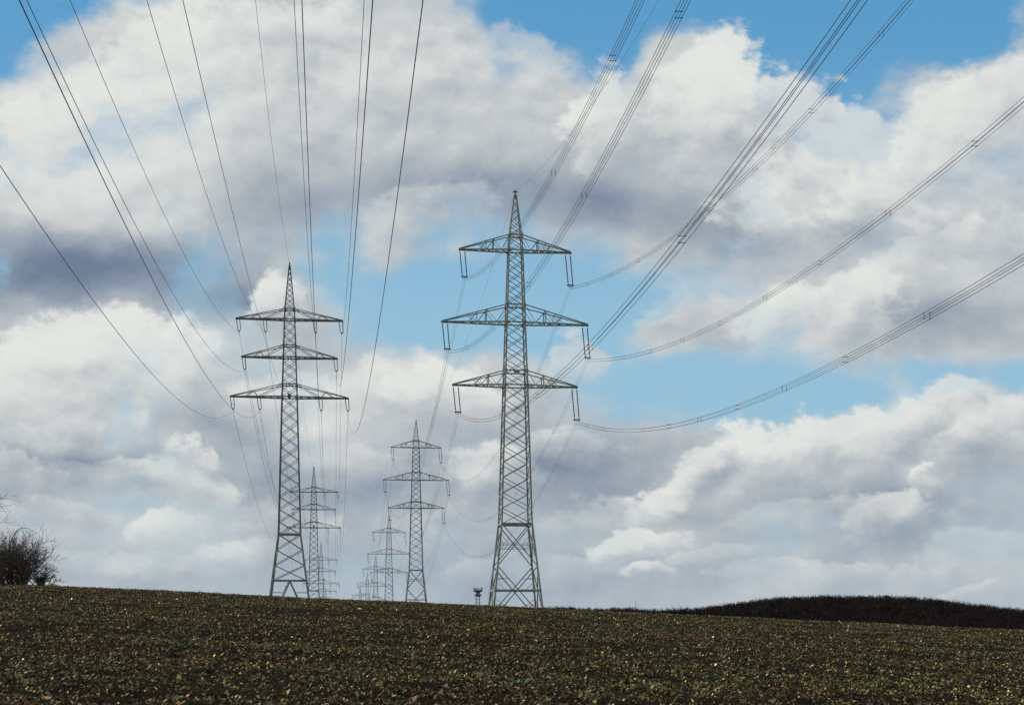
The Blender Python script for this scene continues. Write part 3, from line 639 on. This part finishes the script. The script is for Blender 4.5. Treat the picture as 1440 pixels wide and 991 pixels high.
# small round tree on the far skyline
p = at(958, 861, 1180); tr = empty('bare_tree', (p.x, p.y, gz(p.x, p.y))); tag(tr, 'small round leafless tree on the far skyline at the foot of the wooded hill', 'tree')
ht = (at(958, 850.5, 1180).z - gz(p.x, p.y)); tk = MB(); tk.tube([(0, 0, 0), (0, 0, ht*.5)], [.35, .22], 6); tk.build('trunk', M_WOOD, tr)
cw = MB()
for k in range(22):
    a = random.uniform(0, 2*math.pi); e_ = random.uniform(.25, 1.5)
    grow(cw, Vector((0, 0, ht*.4)), Vector((math.cos(a)*math.cos(e_), math.sin(a)*math.cos(e_), math.sin(e_))), ht*.36, .16, 2, .5, .1, (3, 4), 4, 3, .07)
cw.build('crown', M_WOOD, tr)
# dry grass tuft beside the shrub
mb = MB(); X1 = (73 - 720) / F * 107; z1 = gz(X1, 107)
for k in range(420):
    x = random.gauss(0, .35); y = random.gauss(0, .3); h = random.uniform(.15, .42) * max(.3, 1 - abs(x) / .9); dx_ = random.gauss(0, .08)
    n_ = len(mb.v); mb.v += [Vector((x - .012, y, 0)), Vector((x + .012, y, 0)), Vector((x + dx_, y + random.gauss(0, .05), h))]; mb.f.append((n_, n_+1, n_+2))
dg = mb.build('dry_grass', M_GRASS); dg.location = (X1, 107, z1); tag(dg, 'pale straw coloured dry grass tuft beside the shrub on the crest', 'dry grass', None, 'stuff')

# ------------------------------------------------------------------ small things
# white stone lying in the field
def stone(px, py_Y, size, label):
    X = (px - 720) / F * py_Y; z = float(terrain(X, py_Y) + clods(X, py_Y)); mb = MB(); ns, nr = 9, 6
    prof = [(math.sin(math.pi * (i + .15) / (nr + .3)), -math.cos(math.pi * (i + .15) / (nr + .3))) for i in range(nr + 1)]
    mb.lathe((0, 0, 0), prof, ns); mb.v = [Vector((q.x * size * 1.3, q.y * size, q.z * size * .6)) * random.uniform(.85, 1.15) for q in mb.v]
    o = mb.build('white_stone', M_WHITE, None, True); o.location = (X, py_Y, z + size * .6); tag(o, label, 'stone'); return o
stone(506, 75.0, .085, 'small bright white stone lying in the field below the gap between the pylon rows')

# round headed lattice observation tower far behind the crest
D = 900.; m_px = D / F; p = at(672, 858, D); zg = gz(p.x, p.y)
ot = empty('lookout_tower', (p.x, p.y, zg)); tag(ot, 'small round headed lattice tower far away, left of the largest pylon foot', 'tower')
top = at(672, 825.5, D).z - zg
sh_ = MB(); hw = 2.55 * m_px; zs_top = top - 12 * m_px
for sx in (-1, 1):
    for sy in (-1, 1): sh_.bar((sx*hw*1.0, sy*hw*.8, -1), (sx*hw*1.0, sy*hw*.8, zs_top), .42)
nz = int(zs_top / 2.2)
for k in range(nz):
    za = zs_top - k * 2.2
    for sx in (-1, 1): sh_.bar((sx*hw, -hw*.8, za), (sx*hw, hw*.8, za), .2); sh_.bar((sx*hw, -hw*.8, za - 2.2), (sx*hw, hw*.8, za), .14)
    for sy in (-1, 1): sh_.bar((-hw, sy*hw*.8, za), (hw, sy*hw*.8, za), .3); sh_.bar((-hw, sy*hw*.8, za - 2.2), (hw, sy*hw*.8, za), .16)
sh_.build('shaft', M_CONC, ot)
lo = MB(); lo.lathe((0, 0, top - 13*m_px), [(2.9*m_px, 0), (4.2*m_px, 1.2*m_px), (5.2*m_px, 3.2*m_px), (5.3*m_px, 3.6*m_px), (2.6*m_px, 3.7*m_px)], 16); lo.build('lower_platform', M_CONC, ot)
up_ = MB(); up_.lathe((0, 0, top - 9.3*m_px), [(2.5*m_px, 0), (3.*m_px, 2.2*m_px), (5.6*m_px, 3.2*m_px), (6.4*m_px, 4.6*m_px), (6.4*m_px, 5.4*m_px), (3.*m_px, 5.8*m_px)], 18); up_.build('upper_platform', M_STEEL2, ot)
for k in range(10):
    a = 2*math.pi*k/10 + .2; pb = MB(); c = Vector((math.cos(a)*6.2*m_px, math.sin(a)*6.2*m_px, top - 3.9*m_px)); pb.bar(c, c + Vector((0, 0, (3.0 if k % 3 else 3.9)*m_px)), .95 if k % 2 else .6); pb.build('antenna_panel', M_PANEL, ot)
# far thin mast over the low tree line
D = 1500.; p = at(894, 858, D); zg = gz(p.x, p.y); fm = empty('radio_mast', (p.x, p.y, zg)); tag(fm, 'tiny thin mast far away above the low tree line right of the largest pylon', 'mast')
tz = at(894, 843.5, D).z - zg; q = MB(); q.tube([(0, 0, 0), (0, 0, tz)], [.55, .22], 6); q.build('pole', M_STEEL2, fm)
q = MB(); q.bar((-1.6, 0, tz * .86), (1.6, 0, tz * .86), .3); q.bar((-2.2, 0, tz * .76), (2.2, 0, tz * .76), .3); q.build('crossarm', M_STEEL2, fm)
